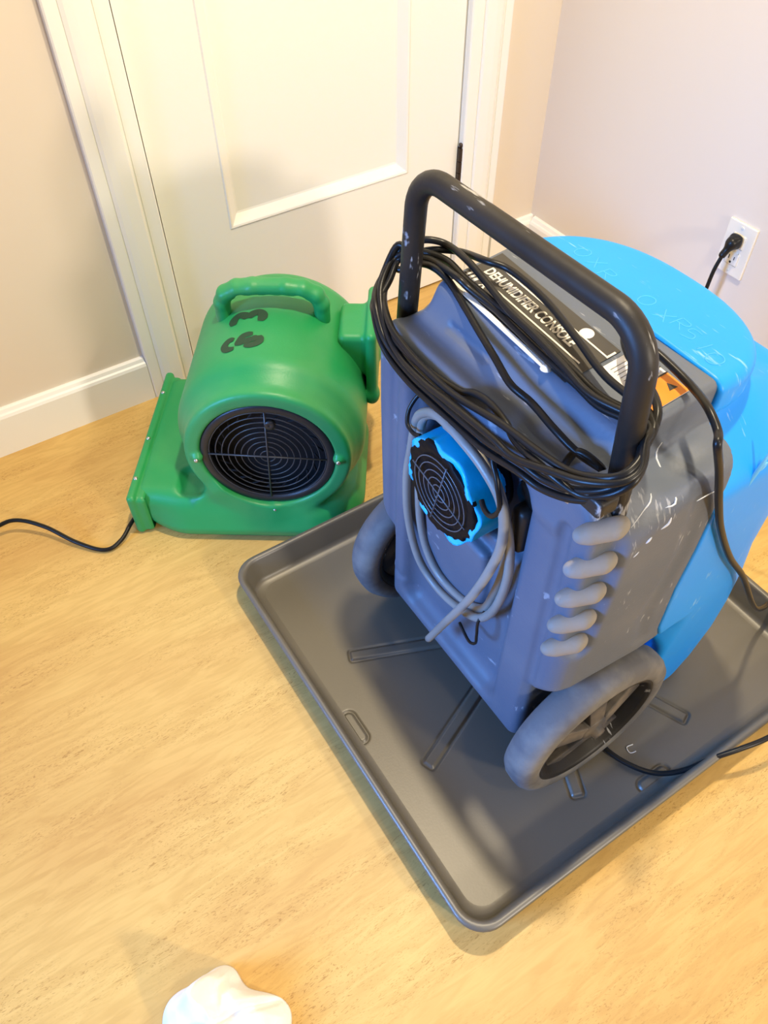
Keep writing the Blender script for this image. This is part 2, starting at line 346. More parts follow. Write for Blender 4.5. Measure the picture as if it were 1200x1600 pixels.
# ---------------------------------------------------------------- drip tray
TX0, TX1, TY0, TY1, TH = -1.200, -0.430, -1.332, -0.600, 0.062
tcx, tcy = (TX0+TX1)/2, (TY0+TY1)/2; hx, hy = (TX1-TX0)/2, (TY1-TY0)/2
def rrect(hx, hy, r, z, n=8):
    out = []
    for (sx, sy, a0) in ((1, 1, 0), (-1, 1, 90), (-1, -1, 180), (1, -1, 270)):
        for k in range(n+1):
            a = math.radians(a0+90*k/n); out.append((sx*(hx-r)+r*math.cos(a), sy*(hy-r)+r*math.sin(a), z))
    return out
prof = [(0.020, 0.0, .030), (0.016, 0.001, .034), (0.013, 0.006, .036), (0.006, TH-0.012, .040), (0.004, TH-0.010, .041), (0.0, TH-0.010, .045), (-0.001, TH-0.004, .045), (0.001, TH-0.001, .044), (0.005, TH, .042), (0.009, TH-0.001, .040), (0.012, TH-0.005, .038),
        (0.020, 0.018, .034), (0.0225, 0.012, .032), (0.028, 0.0085, .030), (0.036, 0.0075, .028)]
V = []; Fc = []
for ins, z, r in prof: V += rrect(hx-ins, hy-ins, r, z)
n = 36
for k in range(len(prof)-1):
    for i in range(n): Fc.append((k*n+i, k*n+(i+1) % n, (k+1)*n+(i+1) % n, (k+1)*n+i))
Fc.append(tuple(reversed(range(n))))
# the floor of the tray is a polar grid carrying the radial ribs
tray = empty('drip_tray', (tcx, tcy, 0), 0, 'dark grey rectangular plastic drip tray lying on the tan floor under the machine', 'tray')
def tray_h(x, y):
    r = np.hypot(x, y); z = np.full_like(x, 0.0075)
    def pad(d, w, hgt):   # a groove outline round a raised strip
        return np.where(d < 0, hgt, 0)*np.clip(-d/0.0015, 0, 1) - 0.0030*np.exp(-((d-0.0028)/0.0020)**2)
    for k in range(8):
        a = math.radians(22.5+45*k); u = x*math.cos(a)+y*math.sin(a); v = -x*math.sin(a)+y*math.cos(a)
        du, dv = abs(u-0.215)-0.088, abs(v)-0.0065
        d = np.hypot(np.maximum(du, 0), np.maximum(dv, 0))+np.minimum(np.maximum(du, dv), 0)-0.002
        z = z+pad(d, 0, 0.0018)
    for (cx, cy, ax) in ((0, -1, 0), (0, 1, 0), (-1, 0, 1), (1, 0, 1)):
        px, py = cx*(hx-0.040), cy*(hy-0.040)
        u, v = (x-px, y-py) if ax == 0 else (y-py, x-px)
        du = np.maximum(abs(u)-0.020, 0); d = np.hypot(du, v)-0.008
        z = z+pad(d, 0, 0.0015)
    return z
me_ins = 0.036; gx = np.linspace(-hx+me_ins, hx-me_ins, 420); gy = np.linspace(-hy+me_ins, hy-me_ins, 400)
GX, GY = np.meshgrid(gx, gy, indexing='ij'); rr = 0.028
# pull the square grid corners onto the rounded corners
qx, qy = abs(GX)-(hx-me_ins-rr), abs(GY)-(hy-me_ins-rr); m = (qx > 0) & (qy > 0); L_ = np.hypot(qx, qy); mxq = np.maximum(qx, qy)
sc = np.where(m & (L_ > 0), mxq/np.maximum(L_, 1e-9), 1)
PX = np.where(m, np.sign(GX)*(hx-me_ins-rr+qx*sc), GX); PY = np.where(m, np.sign(GY)*(hy-me_ins-rr+qy*sc), GY)
PZ = tray_h(PX, PY)
b0 = len(V); V += list(zip(PX.ravel(), PY.ravel(), PZ.ravel())); na, nb = GX.shape
ii, jj = np.meshgrid(np.arange(na-1), np.arange(nb-1), indexing='ij'); k0 = (b0+ii*nb+jj).ravel()
Fc += [tuple(f) for f in np.stack([k0, k0+nb, k0+nb+1, k0+1], 1)]
from_pydata('pan', V, Fc, MAT['tray'], tray)
tube('drain_mark', [(0.012-0.0, -0.268, 0.0085), (0.0, -0.266, 0.0085), (-0.002, -0.276, 0.0085), (0.008, -0.279, 0.0085)], 0.0009, MAT['scuff'], tray, 6, 3)['label'] = 'pale bracket shaped mark'
# ---------------------------------------------------------------- green air mover
GTH = 0.604
air = empty('air_mover', (-1.061, -0.519, 0.0), -GTH, 'green plastic carpet blower with a round black intake grille beside the door', 'air mover')
# local: x right across the intake, y away from the camera along the fan axis, z up
GH, GR, GL = 0.205, 0.172, 0.335
def green_sdf(X, Y, Z):
    yc = GL/2+0.012; hl = GL/2-0.004
    # scroll drum with big rounded rims, slightly growing towards the floor side
    rad = np.sqrt(X**2+(Z-GH)**2)
    q1, q2 = rad-GR+0.05, abs(Y-yc)-hl+0.05
    drum = np.hypot(np.maximum(q1, 0), np.maximum(q2, 0))+np.minimum(np.maximum(q1, q2), 0)-0.05
    # tangential outlet box along the floor
    top = 0.100+0.12*np.clip((X+0.16)/0.16, 0, 1)
    zb = 0.022
    bxz = np.maximum(Z-top, zb-Z)
    q = [abs(X+0.130)-0.148+0.03, abs(Y-yc+0.012)-hl-0.016+0.03, abs(Z-(top+zb)/2)-(top-zb)/2+0.03]
    body = np.sqrt(sum(np.maximum(t, 0)**2 for t in q))+np.minimum(np.maximum(np.maximum(q[0], q[1]), q[2]), 0)-0.03
    d = smin(drum, body, 0.022)
    # lower front belly joins drum and floor block
    p1, p2 = abs(X+0.055)-0.222+0.11, abs(Y-0.157)-0.192+0.11
    pl = np.hypot(np.maximum(p1, 0), np.maximum(p2, 0))+np.minimum(np.maximum(p1, p2), 0)-0.11
    belly = smax(pl+0.45*np.maximum(Z-0.03, 0), abs(Z-0.040)-0.038, 0.026)
    d = smin(d, belly, 0.030)
    # raised collar round the intake
    q1, q2 = abs(rad-0.134)-0.016+0.010, abs(Y-0.010)-0.020+0.010
    col = np.hypot(np.maximum(q1, 0), np.maximum(q2, 0))+np.minimum(np.maximum(q1, q2), 0)-0.010
    d = smin(d, col, 0.022)
    # intake opening
    q2 = abs(Y+0.03)-0.075; q1 = rad-0.121
    d = smax(d, -(np.maximum(q1, q2)), 0.004)
    # shallow recess between box and collar at the lower left
    d = smax(d, -box3(X, Y, Z, (-0.160, 0.030, 0.115), (0.030, 0.040, 0.024), 0.020), 0.010)
    # screw lugs
    for ax, az in ((-0.127, 0), (0.127, 0), (0, -0.130)):
        d = smin(d, caps(X, Y, Z, (ax, -0.008, GH+az), (ax, 0.02, GH+az), 0.010), 0.006)
    # back motor bulge
    return d
sdf_mesh('housing', green_sdf, (-0.30, -0.06, 0.0), (0.20, GL+0.04, 0.41), 0.0042, MAT['green'], air)
# outlet flange: a tall thin frame closing the left end
def flange_sdf(X, Y, Z):
    d = box3(X, Y, Z, (-0.272, GL/2-0.004, 0.052), (0.009, GL/2+0.020, 0.051), 0.008)
    rim = box3(X, Y, Z, (-0.258, GL/2-0.006, 0.050), (0.013, GL/2+0.014, 0.047), 0.010)
    groove = np.maximum(abs(X+0.2625)-0.0018, -d-0.003)
    d = smin(d, rim, 0.004); d = smax(d, -box3(X, Y, Z, (-0.295, GL/2+0.002, 0.058), (0.020, GL/2-0.012, 0.038), 0.01), 0.003)
    return d
sdf_mesh('outlet_flange', flange_sdf, (-0.305, -0.02, 0.0), (-0.25, GL+0.03, 0.17), 0.003, MAT['green'], air)
for k, y in enumerate((0.03, 0.14, 0.28)):
    V, Fc = lathe([(0.106, 0.0), (0.1055, 0.003), (0.1030, 0.0042)], 12, 'z', (-0.272, y, 0), closed=False); from_pydata('screw', V, Fc, MAT['steel'], air)
# carrying handle with finger grips over the drum
HZ0 = GH+GR
def handle_sdf(X, Y, Z):
    y0 = 0.212
    pts = [(-0.090, HZ0-0.030), (-0.090, HZ0+0.002), (-0.082, HZ0+0.020), (-0.060, HZ0+0.032), (-0.03, HZ0+0.036), (0.03, HZ0+0.036), (0.060, HZ0+0.032), (0.082, HZ0+0.020), (0.090, HZ0+0.002), (0.090, HZ0-0.030)]
    d = 9
    for a, b in zip(pts, pts[1:]):
        c = caps(X, (Y-y0)*0.80, Z, (a[0], 0, a[1]), (b[0], 0, b[1]), 0.0145); d = smin(d, c, 0.004) if not isinstance(d, int) else c
    for k in range(5):
        d = smax(d, -caps(X, Y*1.0, Z, (-0.052+0.026*k, y0-0.04, HZ0+0.0165), (-0.052+0.026*k, y0+0.04, HZ0+0.0165), 0.0100), 0.004)
    return d
hd = sdf_mesh('carry_handle', handle_sdf, (-0.12, 0.18, HZ0-0.045), (0.12, 0.245, HZ0+0.06), 0.0028, MAT['green'], air)
# end handle (right side, grips behind the drum)
def side_handle(X, Y, Z):
    d = box3(X, Y, Z, (0.181, 0.215, 0.285), (0.010, 0.080, 0.080), 0.010)
    for y, z in ((0.150, 0.222), (0.27, 0.222)):
        d = smin(d, caps(X, Y, Z, (0.12, y, z), (0.181, y, z), 0.014), 0.010)
    d = smin(d, box3(X, Y, Z, (0.150, 0.215, 0.300), (0.030, 0.055, 0.045), 0.012), 0.012)
    return d
sdf_mesh('side_handle', side_handle, (0.08, 0.12, 0.19), (0.205, 0.31, 0.38), 0.003, MAT['green'], air)
# intake grille
V, Fc = lathe([(0.004, 0.1215), (-0.004, 0.1215), (-0.007, 0.118), (-0.007, 0.108), (-0.002, 0.104), (0.004, 0.104)], 72, 'y', (0, 0, GH))
gr = from_pydata('intake_grille', V, Fc, MAT['grille'], air)
V, Fc = [], []
for k in range(9):
    r = 0.013+0.0115*k
    P = [Vector((r*math.cos(t), -0.004, GH+r*math.sin(t))) for t in np.linspace(0, 2*math.pi, 49)[:-1]]
    sweep(P, 0.0012, 6, True, V, Fc)
g2 = from_pydata('grille_rings', V, Fc, mat('grille_wire', (0.055, 0.055, 0.056), 0.35), gr)
V, Fc = [], []
for k in range(2):
    a = math.radians(-3+90*k); sweep([Vector((-0.106*math.cos(a), -0.0055, GH-0.106*math.sin(a))), Vector((0.106*math.cos(a), -0.0055, GH+0.106*math.sin(a)))], 0.0017, 6, False, V, Fc)
from_pydata('grille_spokes', V, Fc, g2.data.materials[0], gr)
V, Fc = lathe([(-0.006, 0.0), (-0.008, 0.003), (-0.008, 0.009), (-0.004, 0.010), (0.0, 0.010)], 20, 'y', (0.012, 0, GH+0.077), closed=False)
from_pydata('grille_clip', V, Fc, MAT['grille'], gr)
V, Fc = lathe([(0.0445, 0.0), (0.0445, 0.1205), (0.000, 0.1205), (0.000, 0.1190), (0.043, 0.1190), (0.043, 0.0)], 48, 'y', (0, 0, GH), closed=False)
from_pydata('intake_backplate', V, Fc, MAT['dark'], air, smooth=False)
V, Fc = [], []
for k in range(22):      # blower wheel blades seen faintly through the rings
    a = 2*math.pi*k/22; p = Vector((0.098*math.cos(a), 0.012, GH+0.098*math.sin(a))); q = Vector((0.082*math.cos(a+.2), 0.012, GH+0.082*math.sin(a+.2)))
    sweep([p, q], 0.002, 5, False, V, Fc)
from_pydata('fan_wheel', V, Fc, MAT['dark'], air)
for ax, az in ((-0.127, 0.0), (0.127, 0.0), (0, -0.130)):
    V, Fc = lathe([(-0.0215, 0.0), (-0.021, 0.003), (-0.0185, 0.0042)], 14, 'y', (ax, 0, GH+az), closed=False); from_pydata('screw', V, Fc, MAT['steel'], air)
# stencilled digits bent round the drum: x along the axis lines, rows down the front of the drum
def stencil(name, strokes, wd):
    V, Fc = [], []
    for st in strokes:
        P = catmull([Vector((u, v, 0)) for u, v in st], 6)
        b = len(V)
        for i, p in enumerate(P):
            a = P[max(i-1, 0)]; c = P[min(i+1, len(P)-1)]; t = (c-a).normalized(); s = Vector((-t.y, t.x, 0)); w_ = wd*min(1, 0.55+3*min(i, len(P)-1-i)/len(P))
            for sg in (-1, 1):
                q = p+s*w_*sg; V.append((q.x, q.y))
        for i in range(len(P)-1): Fc.append((b+2*i, b+2*i+1, b+2*i+3, b+2*i+2))
    return V, Fc
def put_stencil(name, strokes, cx, cy, wd):
    # (u,v) millimetre-like plan on the drum top: u = across, v = along the fan axis
    V, Fc = stencil(name, strokes, wd)
    W3 = []
    for u, v in V:
        x = cx+u; y = cy+v; th = x/GR; W3.append((math.sin(th)*(GR+0.0009), y, GH+math.cos(th)*(GR+0.0009)))
    return from_pydata(name, W3, Fc, MAT['stencil'], air)

# digit 3 lying on its side (top of the digit to the left), and a stencilled 6 in front of it
S = 1.0
three = [[(-0.026, -0.012), (-0.028, 0.004), (-0.019, 0.014), (-0.007, 0.010), (-0.002, 0.000)], [(0.002, 0.000), (0.008, 0.012), (0.019, 0.014), (0.027, 0.004), (0.024, -0.012)]]
six = [[(-0.012, -0.017), (-0.026, -0.016), (-0.033, -0.003), (-0.026, 0.009), (-0.016, 0.008)], [(-0.007, -0.011), (-0.004, 0.002), (0.002, 0.014), (0.018, 0.017)], [(0.006, -0.012), (0.020, -0.015), (0.032, -0.006), (0.030, 0.010)], [(-0.008, -0.008), (0.006, -0.002), (0.020, 0.002), (0.028, 0.008)]]
put_stencil('stencilled_digit', three, -0.038, 0.172, 0.0090)
put_stencil('stencilled_digit', six, -0.040, 0.108, 0.0072)
# power lead lying on the floor
lead = tube('power_lead', [(-4.3, 0.10-0.9, 0.004), (-3.0, -0.35, 0.004), (-2.0, -0.13, 0.004), (-1.70, -0.17, 0.010), (-1.56, -0.232, 0.026), (-1.50, -0.245, 0.034), (-1.455, -0.285, 0.026), (-1.415, -0.345, 0.012), (-1.375, -0.388, 0.006), (-1.340, -0.386, 0.010), (-1.305, -0.360, 0.018), (-1.262, -0.332, 0.024)], 0.0042, MAT['black'])
lead.parent = air; lead.matrix_parent_inverse = (Matrix.Translation((-1.061, -0.519, 0)) @ Matrix.Rotation(-GTH, 4, 'Z')).inverted()
lead.name = 'power_cord'

# ---------------------------------------------------------------- dehumidifier
# local: x right along the wheel axle, y depth from the rail face towards the blue rear, z up
dh = empty('dehumidifier', (-1.0, -0.99, 0.0100), -math.pi/2, 'grey and blue wheeled dehumidifier standing in the dark drip tray', 'dehumidifier')
sstep = lambda t: np.clip(t, 0, 1)**2*(3-2*np.clip(t, 0, 1))
WB, WR, WA = 0.096, 0.139, 0.150      # wheel centre depth, wheel radius, arch radius
HOLES = []
def full_body(X, Y, Z, off=0.0):
    A = abs(X)
    low = sstep((0.30-Z)/0.05)*(1-sstep((Y-0.19)/0.06))       # slim between the wheels
    hw = np.interp(Z, [0, .12, .30, .5, .60, .66, .70], [.196, .198, .210, .214, .213, .207, .200])
    front = np.interp(Y, [0, .03, .14, .30], [-.014, -.006, 0, -.004])
    hw = (hw+front)*(1-low)+0.164*low
    br = np.interp(Z, [0, .05, .12, .2, .38, .5, .62, .70], [.415, .440, .455, .442, .395, .388, .372, .345])
    rc = 0.018+0.085*sstep((Y-0.12)/0.10)
    cy = br/2; hy = br/2
    q1, q2 = A-hw+rc, abs(Y-cy)-hy+rc
    d2 = np.hypot(np.maximum(q1, 0), np.maximum(q2, 0))+np.minimum(np.maximum(q1, q2), 0)-rc
    ztop = 0.648-0.012*sstep(Y/0.03) - 0.05*sstep((A-0.165)/0.05)*sstep((0.12-Y)/0.1)+0.010*sstep((Y-0.10)/0.06)
    zbot = 0.100-0.100*sstep((Y-0.235)/0.03)*sstep((A-0.115)/0.02)
    d = smax(d2, Z-ztop, 0.030); d = smax(d, zbot-Z, 0.018)
    # console box with sloping front
    fr = 0.032+0.55*np.maximum(Z-0.63, -0.05)*0.9
    q = [A-0.156+0.010, np.maximum(fr-Y, Y-0.335)+0.010]
    c2 = np.hypot(np.maximum(q[0], 0), np.maximum(q[1], 0))+np.minimum(np.maximum(q[0], q[1]), 0)-0.010
    zt = 0.682+0.10*np.clip(Y-0.05, 0, 0.125)-0.10*np.clip(Y-0.18, 0, 0.2)
    con = smax(c2, Z-zt, 0.010); con = smax(con, 0.58-Z, 0.01)
    d = smin(d, con, 0.026)
    # wheel arches
    arch = np.maximum(np.hypot(Y-WB, Z-WR)-WA, 0.166-A)
    d = smax(d, -arch, 0.010)
    return d-off
def grey_details(d, X, Y, Z):
    A = abs(X)
    # recessed back panel between the rails
    d = smax(d, -box3(X, Y, Z, (-0.012, -0.02, 0.36), (0.116, 0.046, 0.235), 0.03), 0.012)
    d = smax(d, -box3(X, Y, Z, (-0.008, 0.02, 0.505), (0.100, 0.030, 0.080), 0.02), 0.010)
    # bright sloping lower panel inside the recess
    pan = box3(X, Y+0.10*(Z-0.30), Z, (-0.030, 0.030, 0.300), (0.070, 0.012, 0.100), 0.010)
    d = smin(d, pan, 0.006)
    # long grooves in both rails
    for s in (-1, 1):
        d = smax(d, -caps(X, Y, Z, (s*0.163, -0.004, 0.19), (s*0.157, -0.004, 0.585), 0.009), 0.006)
    d = smax(d, -caps(X, Y, Z, (-0.150, -0.003, 0.165), (0.02, -0.003, 0.165), 0.007), 0.006)
    # stacking pocket with five ribs at both front corners
    pk = box3(X, Y, Z, (0.216, 0.006, 0.505), (0.024, 0.032, 0.130), 0.016)
    d = smax(d, -pk, 0.008)
    # moulded S-shaped line down the sides
    pts = [(0.060, 0.700), (0.099, 0.664), (0.128, 0.613), (0.136, 0.509), (0.120, 0.400), (0.135, 0.330)]
    g = None
    for a, b in zip(pts, pts[1:]):
        c = caps(A, Y, Z, (0.222, a[0], a[1]), (0.222, b[0], b[1]), 0.013); g = c if g is None else np.minimum(g, c)
    d = smax(d, -g, 0.010)
    # grip slot in the sloping wall under the console, hole for the right cord
    d = smax(d, -caps(X, Y, Z, (-0.105, 0.040, 0.655), (-0.040, 0.040, 0.655), 0.0065), 0.004)
    return d
def seam(Z): return np.interp(Z, [0, .19, .27, .32, .42, .57, .63, .665, .70], [.190, .190, .192, .172, .161, .162, .168, .176, .176])
def grey_sdf(X, Y, Z): return smax(grey_details(full_body(X, Y, Z), X, Y, Z), Y-seam(Z), 0.003)
def blue_sdf(X, Y, Z):
    d = full_body(X, Y, Z, 0.0015)
    d = smax(d, Z-0.650+0.050*sstep((abs(X)-0.13)/0.08)+0.03*sstep((Y-0.24)/0.1), 0.030)
    # overhanging lid with a D-shaped rounded rim
    u = abs(X)/0.161; v = np.maximum(Y-0.172, 0)/0.138
    r = (u**2.5+v**2.5+1e-9)**(1/2.5)
    q1 = (r-1)*0.150+0.018; zt = 0.698-0.10*np.clip(Y-0.176, 0, 0.3)-0.004*u*u; q2 = abs(Z-(zt-0.024))-0.024+0.014
    lid = np.hypot(np.maximum(q1+0.014-0.018, 0), np.maximum(q2, 0))+np.minimum(np.maximum(q1-0.004, q2), 0)-0.014
    neck = smax(smax((r-1)*0.150+0.012, Z-0.68, 0.004), 0.60-Z, 0.004)
    d = smin(d, neck, 0.012); d = smin(d, lid, 0.005)
    d = smax(d, seam(Z)+0.0008-Y, 0.003)
    return d
sdf_mesh('grey_housing', grey_sdf, (-0.23, -0.03, 0.08), (0.23, 0.28, 0.715), 0.0034, MAT['grey'], dh)
sdf_mesh('blue_housing', blue_sdf, (-0.23, 0.14, -0.01), (0.23, 0.42, 0.715), 0.0038, MAT['blue'], dh)
for s in (1,):
    for k, z in enumerate((0.405, 0.455, 0.507, 0.560, 0.615)):
        fn = lambda X, Y, Z, z=z, s=s: smin(caps(X, Y, Z, (0.182, -0.010, z-0.006), (0.197, 0.028, z+0.003), 0.0070), caps(X, Y, Z, (0.187, 0.000, z-0.005), (0.198, 0.018, z-0.001), 0.0088), 0.014)
        o = sdf_mesh('stacking_rib', fn, (min(s*.165, s*.222), -0.025, z-0.02), (max(s*.165, s*.222), 0.048, z+0.025), 0.0028, MAT['pad'], dh)
        if s == 1 and k == 4: o['label'] = 'dusty tan rib'
# wheels
def wheel(s):
    wh = bpy.data.objects.new('wheel', None); COL.objects.link(wh); wh.parent = dh; wh.location = (s*0.205, WB, WR); wh.empty_display_size = 0.05
    o, i = s*0.026, -s*0.026
    prof = [(o*0.86, 0.104), (o*0.98, 0.108), (o, 0.114), (o*0.96, 0.124), (o*0.80, 0.133), (o*0.45, 0.138), (0, 0.139), (i*0.45, 0.138), (i*0.80, 0.133), (i*0.96, 0.124), (i, 0.114), (i*0.9, 0.106)]
    if s > 0: prof = prof[::-1]
    V, Fc = lathe(prof, 72, 'x'); from_pydata('tire', V, Fc, MAT['tire'], wh)
    prof = [(o*0.90, 0.1055), (o*0.92, 0.101), (o*0.72, 0.099), (o*0.30, 0.094), (-o*0.1, 0.092), (-o*0.8, 0.096), (-o*0.9, 0.1055)]
    if s > 0: prof = prof[::-1]
    V, Fc = lathe(prof, 64, 'x')
    b = len(V)
    from_pydata('rim', V, Fc, MAT['handle'], wh)
    bm = bmesh.new()
    for k in range(5):
        a = math.radians(72*k+20); c, sn = math.cos(a), math.sin(a)
        vs = []
        for (r, hw, t) in ((0.020, 0.013, o*0.75), (0.097, 0.019, o*0.30)):
            for (q, tt) in ((-hw, t), (hw, t), (hw, t-s*0.012), (-hw, t-s*0.012)): vs.append(bm.verts.new((tt, r*c-q*sn, r*sn+q*c)))
        for f in ((0, 1, 5, 4), (1, 2, 6, 5), (2, 3, 7, 6), (3, 0, 4, 7), (0, 3, 2, 1), (4, 5, 6, 7)): bm.faces.new([vs[j] for j in f])
    bmesh.ops.recalc_face_normals(bm, faces=bm.faces)
    from_bm('spokes', bm, MAT['rim'], wh, bevel=0.002)
    prof = [(-o*0.8, 0.0), (-o*0.8, 0.024), (o*0.7, 0.024), (o*0.82, 0.020), (o*0.9, 0.011), (o*1.15, 0.009), (o*1.2, 0.0)]
    if s > 0: prof = prof[::-1]
    V, Fc = lathe(prof, 32, 'x', closed=False); from_pydata('hub', V, Fc, MAT['rim'], wh)
    prof = [(-o*0.3, 0.0), (-o*0.3, 0.095)]
    V, Fc = lathe(prof, 48, 'x', closed=False); from_pydata('wheel_web', V, Fc, MAT['rim'], wh, smooth=False)
wheel(-1); wheel(1)
V, Fc = sweep([Vector((-0.19, WB, WR)), Vector((0.19, WB, WR))], 0.008, 12); from_pydata('axle', V, Fc, MAT['steel'], dh)
# handle
def fillet(P, r, n=8):
    out = [Vector(P[0])]
    for a, b, c in zip(P, P[1:], P[2:]):
        a, b, c = Vector(a), Vector(b), Vector(c); u = (a-b).normalized(); v = (c-b).normalized(); ang = u.angle(v); t = r/math.tan(ang/2)
        p, q = b+u*t, b+v*t; cen = b+(u+v).normalized()*(r/math.sin(ang/2))
        for k in range(n+1):
            w_ = k/n; d = (p-cen).lerp(q-cen, w_).normalized()*r; out.append(cen+d)
    out.append(Vector(P[-1])); return out
HP = fillet([(-0.189, 0.036, 0.56), (-0.186, 0.036, 0.66), (-0.168, 0.038, 0.812), (0.158, 0.038, 0.812), (0.178, 0.036, 0.66), (0.184, 0.036, 0.56)][0:1]+[(-0.170, 0.038, 0.812), (0.158, 0.038, 0.812), (0.184, 0.036, 0.56)], 0.046, 10)
V, Fc = sweep(HP, 0.0126, 20); from_pydata('push_handle', V, Fc, MAT['handle'], dh)
for s in (1,):
    for (x, y, z) in ((s*0.150, -0.001, 0.640), (s*0.178, 0.0, 0.655)):
        V, Fc = lathe([(-0.004, 0.0), (-0.003, 0.005), (0.004, 0.007)], 8, 'y', (x, y, z-0.012), closed=False); from_pydata('bolt', V, Fc, MAT['steel'], dh, smooth=False)
# air outlet with taped collar
oc = (-0.022, 0.0, 0.487)
def collar_sdf(X, Y, Z):
    a = np.arctan2(Z-oc[2], X-oc[0]); r = np.hypot(X-oc[0], Z-oc[2]); R = 0.0710+0.0018*np.sin(5*a+1)+0.0012*np.sin(11*a)
    q = np.maximum(r-R, abs(Y-0.003)-0.023+0.003*np.sin(7*a))
    return smax(q, -(np.maximum(r-0.060, abs(Y+0.03)-0.045)), 0.004)
V, Fc = lathe([(0.02, 0.0), (0.02, 0.052), (0.08, 0.052), (0.08, 0.0)], 40, 'y', (oc[0], 0, oc[2])); from_pydata('outlet_duct', V, Fc, MAT['black'], dh)
sdf_mesh('taped_collar', collar_sdf, (-0.11, -0.03, 0.40), (0.07, 0.075, 0.575), 0.0026, MAT['tape'], dh)['label'] = 'bright blue taped collar of the air outlet'
rnd = random.Random(4)
V = [(oc[0], -0.019, oc[2])]; n = 72; Fc = []
rag = [0.0665+rnd.uniform(-0.0025, 0.0030)+0.003*math.sin(3*2*math.pi*k/n+1) for k in range(n)]
for y, f in ((-0.0185, 0.55), (-0.0215, 0.80), (-0.0225, 0.97), (-0.0205, 1.0), (-0.0165, 1.0)):
    for k in range(n):
        a = 2*math.pi*k/n; V.append((oc[0]+f*rag[k]*math.cos(a), y+rnd.uniform(-.0006, .0006), oc[2]+f*rag[k]*math.sin(a)))
for k in range(n): Fc.append((0, 1+k, 1+(k+1) % n))
for j in range(4):
    for k in range(n): Fc.append((1+j*n+k, 1+(j+1)*n+k, 1+(j+1)*n+(k+1) % n, 1+j*n+(k+1) % n))
og = from_pydata('outlet_grille', V, Fc, MAT['btape'], dh)
wire = mat('outlet_wire', (0.09, 0.10, 0.12), 0.3)
V, Fc = [], []
for r in (0.012, 0.022, 0.032, 0.042, 0.051):
    sweep([Vector((oc[0]+r*math.cos(t), -0.0235, oc[2]+r*math.sin(t))) for t in np.linspace(0, 2*math.pi, 41)[:-1]], 0.0009, 6, True, V, Fc)
for a in (1.35, 1.35+math.pi/2):
    sweep([Vector((oc[0]-0.056*math.cos(a), -0.0245, oc[2]-0.056*math.sin(a))), Vector((oc[0]+0.056*math.cos(a), -0.0245, oc[2]+0.056*math.sin(a)))], 0.0011, 6, False, V, Fc)
from_pydata('grille_rings', V, Fc, wire, og)
# wire hooks that carry the hose
tube('hose_hook', [(-0.085, 0.030, 0.585), (-0.108, 0.012, 0.572), (-0.114, -0.004, 0.550), (-0.106, -0.014, 0.534), (-0.090, -0.016, 0.530), (-0.078, -0.014, 0.534)], 0.0028, MAT['black'], dh, 8)
tube('hose_hook', [(0.060, 0.030, 0.625), (0.050, -0.010, 0.612), (0.070, -0.020, 0.590), (0.082, -0.022, 0.560), (0.074, -0.024, 0.540), (0.060, -0.022, 0.535), (0.048, -0.018, 0.538)], 0.0032, MAT['black'], dh, 8)
tube('hose_hook', [(0.056, 0.020, 0.315), (0.062, -0.006, 0.300), (0.066, -0.010, 0.270), (0.064, -0.008, 0.245), (0.050, -0.008, 0.232), (0.020, -0.002, 0.235)], 0.0022, MAT['black'], dh, 8)
# dark socket and teal tag in the right corner of the recess
V, Fc = lathe([(0.0, 0.0), (0.0, 0.016), (0.004, 0.019), (0.018, 0.019)], 24, 'y', (0.086, 0.012, 0.560), closed=False); from_pydata('cord_gland', V, Fc, MAT['black'], dh)
fn = lambda X, Y, Z: box3(X, Y, Z, (0.090, 0.010, 0.515), (0.012, 0.012, 0.035), 0.008)
sdf_mesh('latch_block', fn, (0.07, -0.01, 0.47), (0.11, 0.03, 0.56), 0.003, MAT['handle'], dh)
# bracket with bolts above the ribs
fn = lambda X, Y, Z: box3(X, Y, Z, (0.180, 0.004, 0.652), (0.015, 0.013, 0.011), 0.005)
sdf_mesh('handle_bracket', fn, (0.15, -0.025, 0.63), (0.205, 0.025, 0.67), 0.0025, MAT['handle'], dh)
# console graphics: sheet labels lying on the sloping top
def top_z(y): return 0.682+0.10*min(max(y-0.05, 0), 0.125)
SL = math.atan(0.10)
def decal(name, x0, x1, y0, y1, m, lift=0.0008, th=0.0006, skew=0.0, parent=dh, r=0.0):
    bm = bmesh.new(); vs = []
    for x, y in ((x0, y0), (x1, y0), (x1+skew, y1), (x0+skew, y1)):
        vs.append((x, y+YAWL*x))
    lo = [bm.verts.new((x, y, top_z(y)+lift)) for x, y in vs]; hi_ = [bm.verts.new((x, y, top_z(y)+lift+th)) for x, y in vs]
    bm.faces.new(hi_); bm.faces.new(lo[::-1])
    for i in range(4): bm.faces.new((lo[i], lo[(i+1) % 4], hi_[(i+1) % 4], hi_[i]))
    return from_bm(name, bm, m, parent)
YAWL = -0.06
def on_top(x, y, lift=0.0016): return Matrix.Translation((x, y+YAWL*x, top_z(y+YAWL*x)+lift)) @ Matrix.Rotation(SL, 4, 'X') @ Matrix.Rotation(YAWL, 4, 'Z')
cl = decal('console_label', -0.146, 0.064, 0.062, 0.136, MAT['label'])
cl['label'] = 'charcoal label reading dehumidifier console'
decal('silver_line', -0.118, 0.062, 0.1175, 0.1195, MAT['silver'], 0.0015, parent=cl); decal('silver_line', -0.098, 0.052, 0.0895, 0.0915, MAT['silver'], 0.0015, parent=cl)
decal('silver_line', -0.142, 0.036, 0.0560, 0.0625, MAT['silver'], 0.0015, parent=cl)
decal('silver_line', 0.0615, 0.0640, 0.1175, 0.130, MAT['silver'], 0.0015, parent=cl)
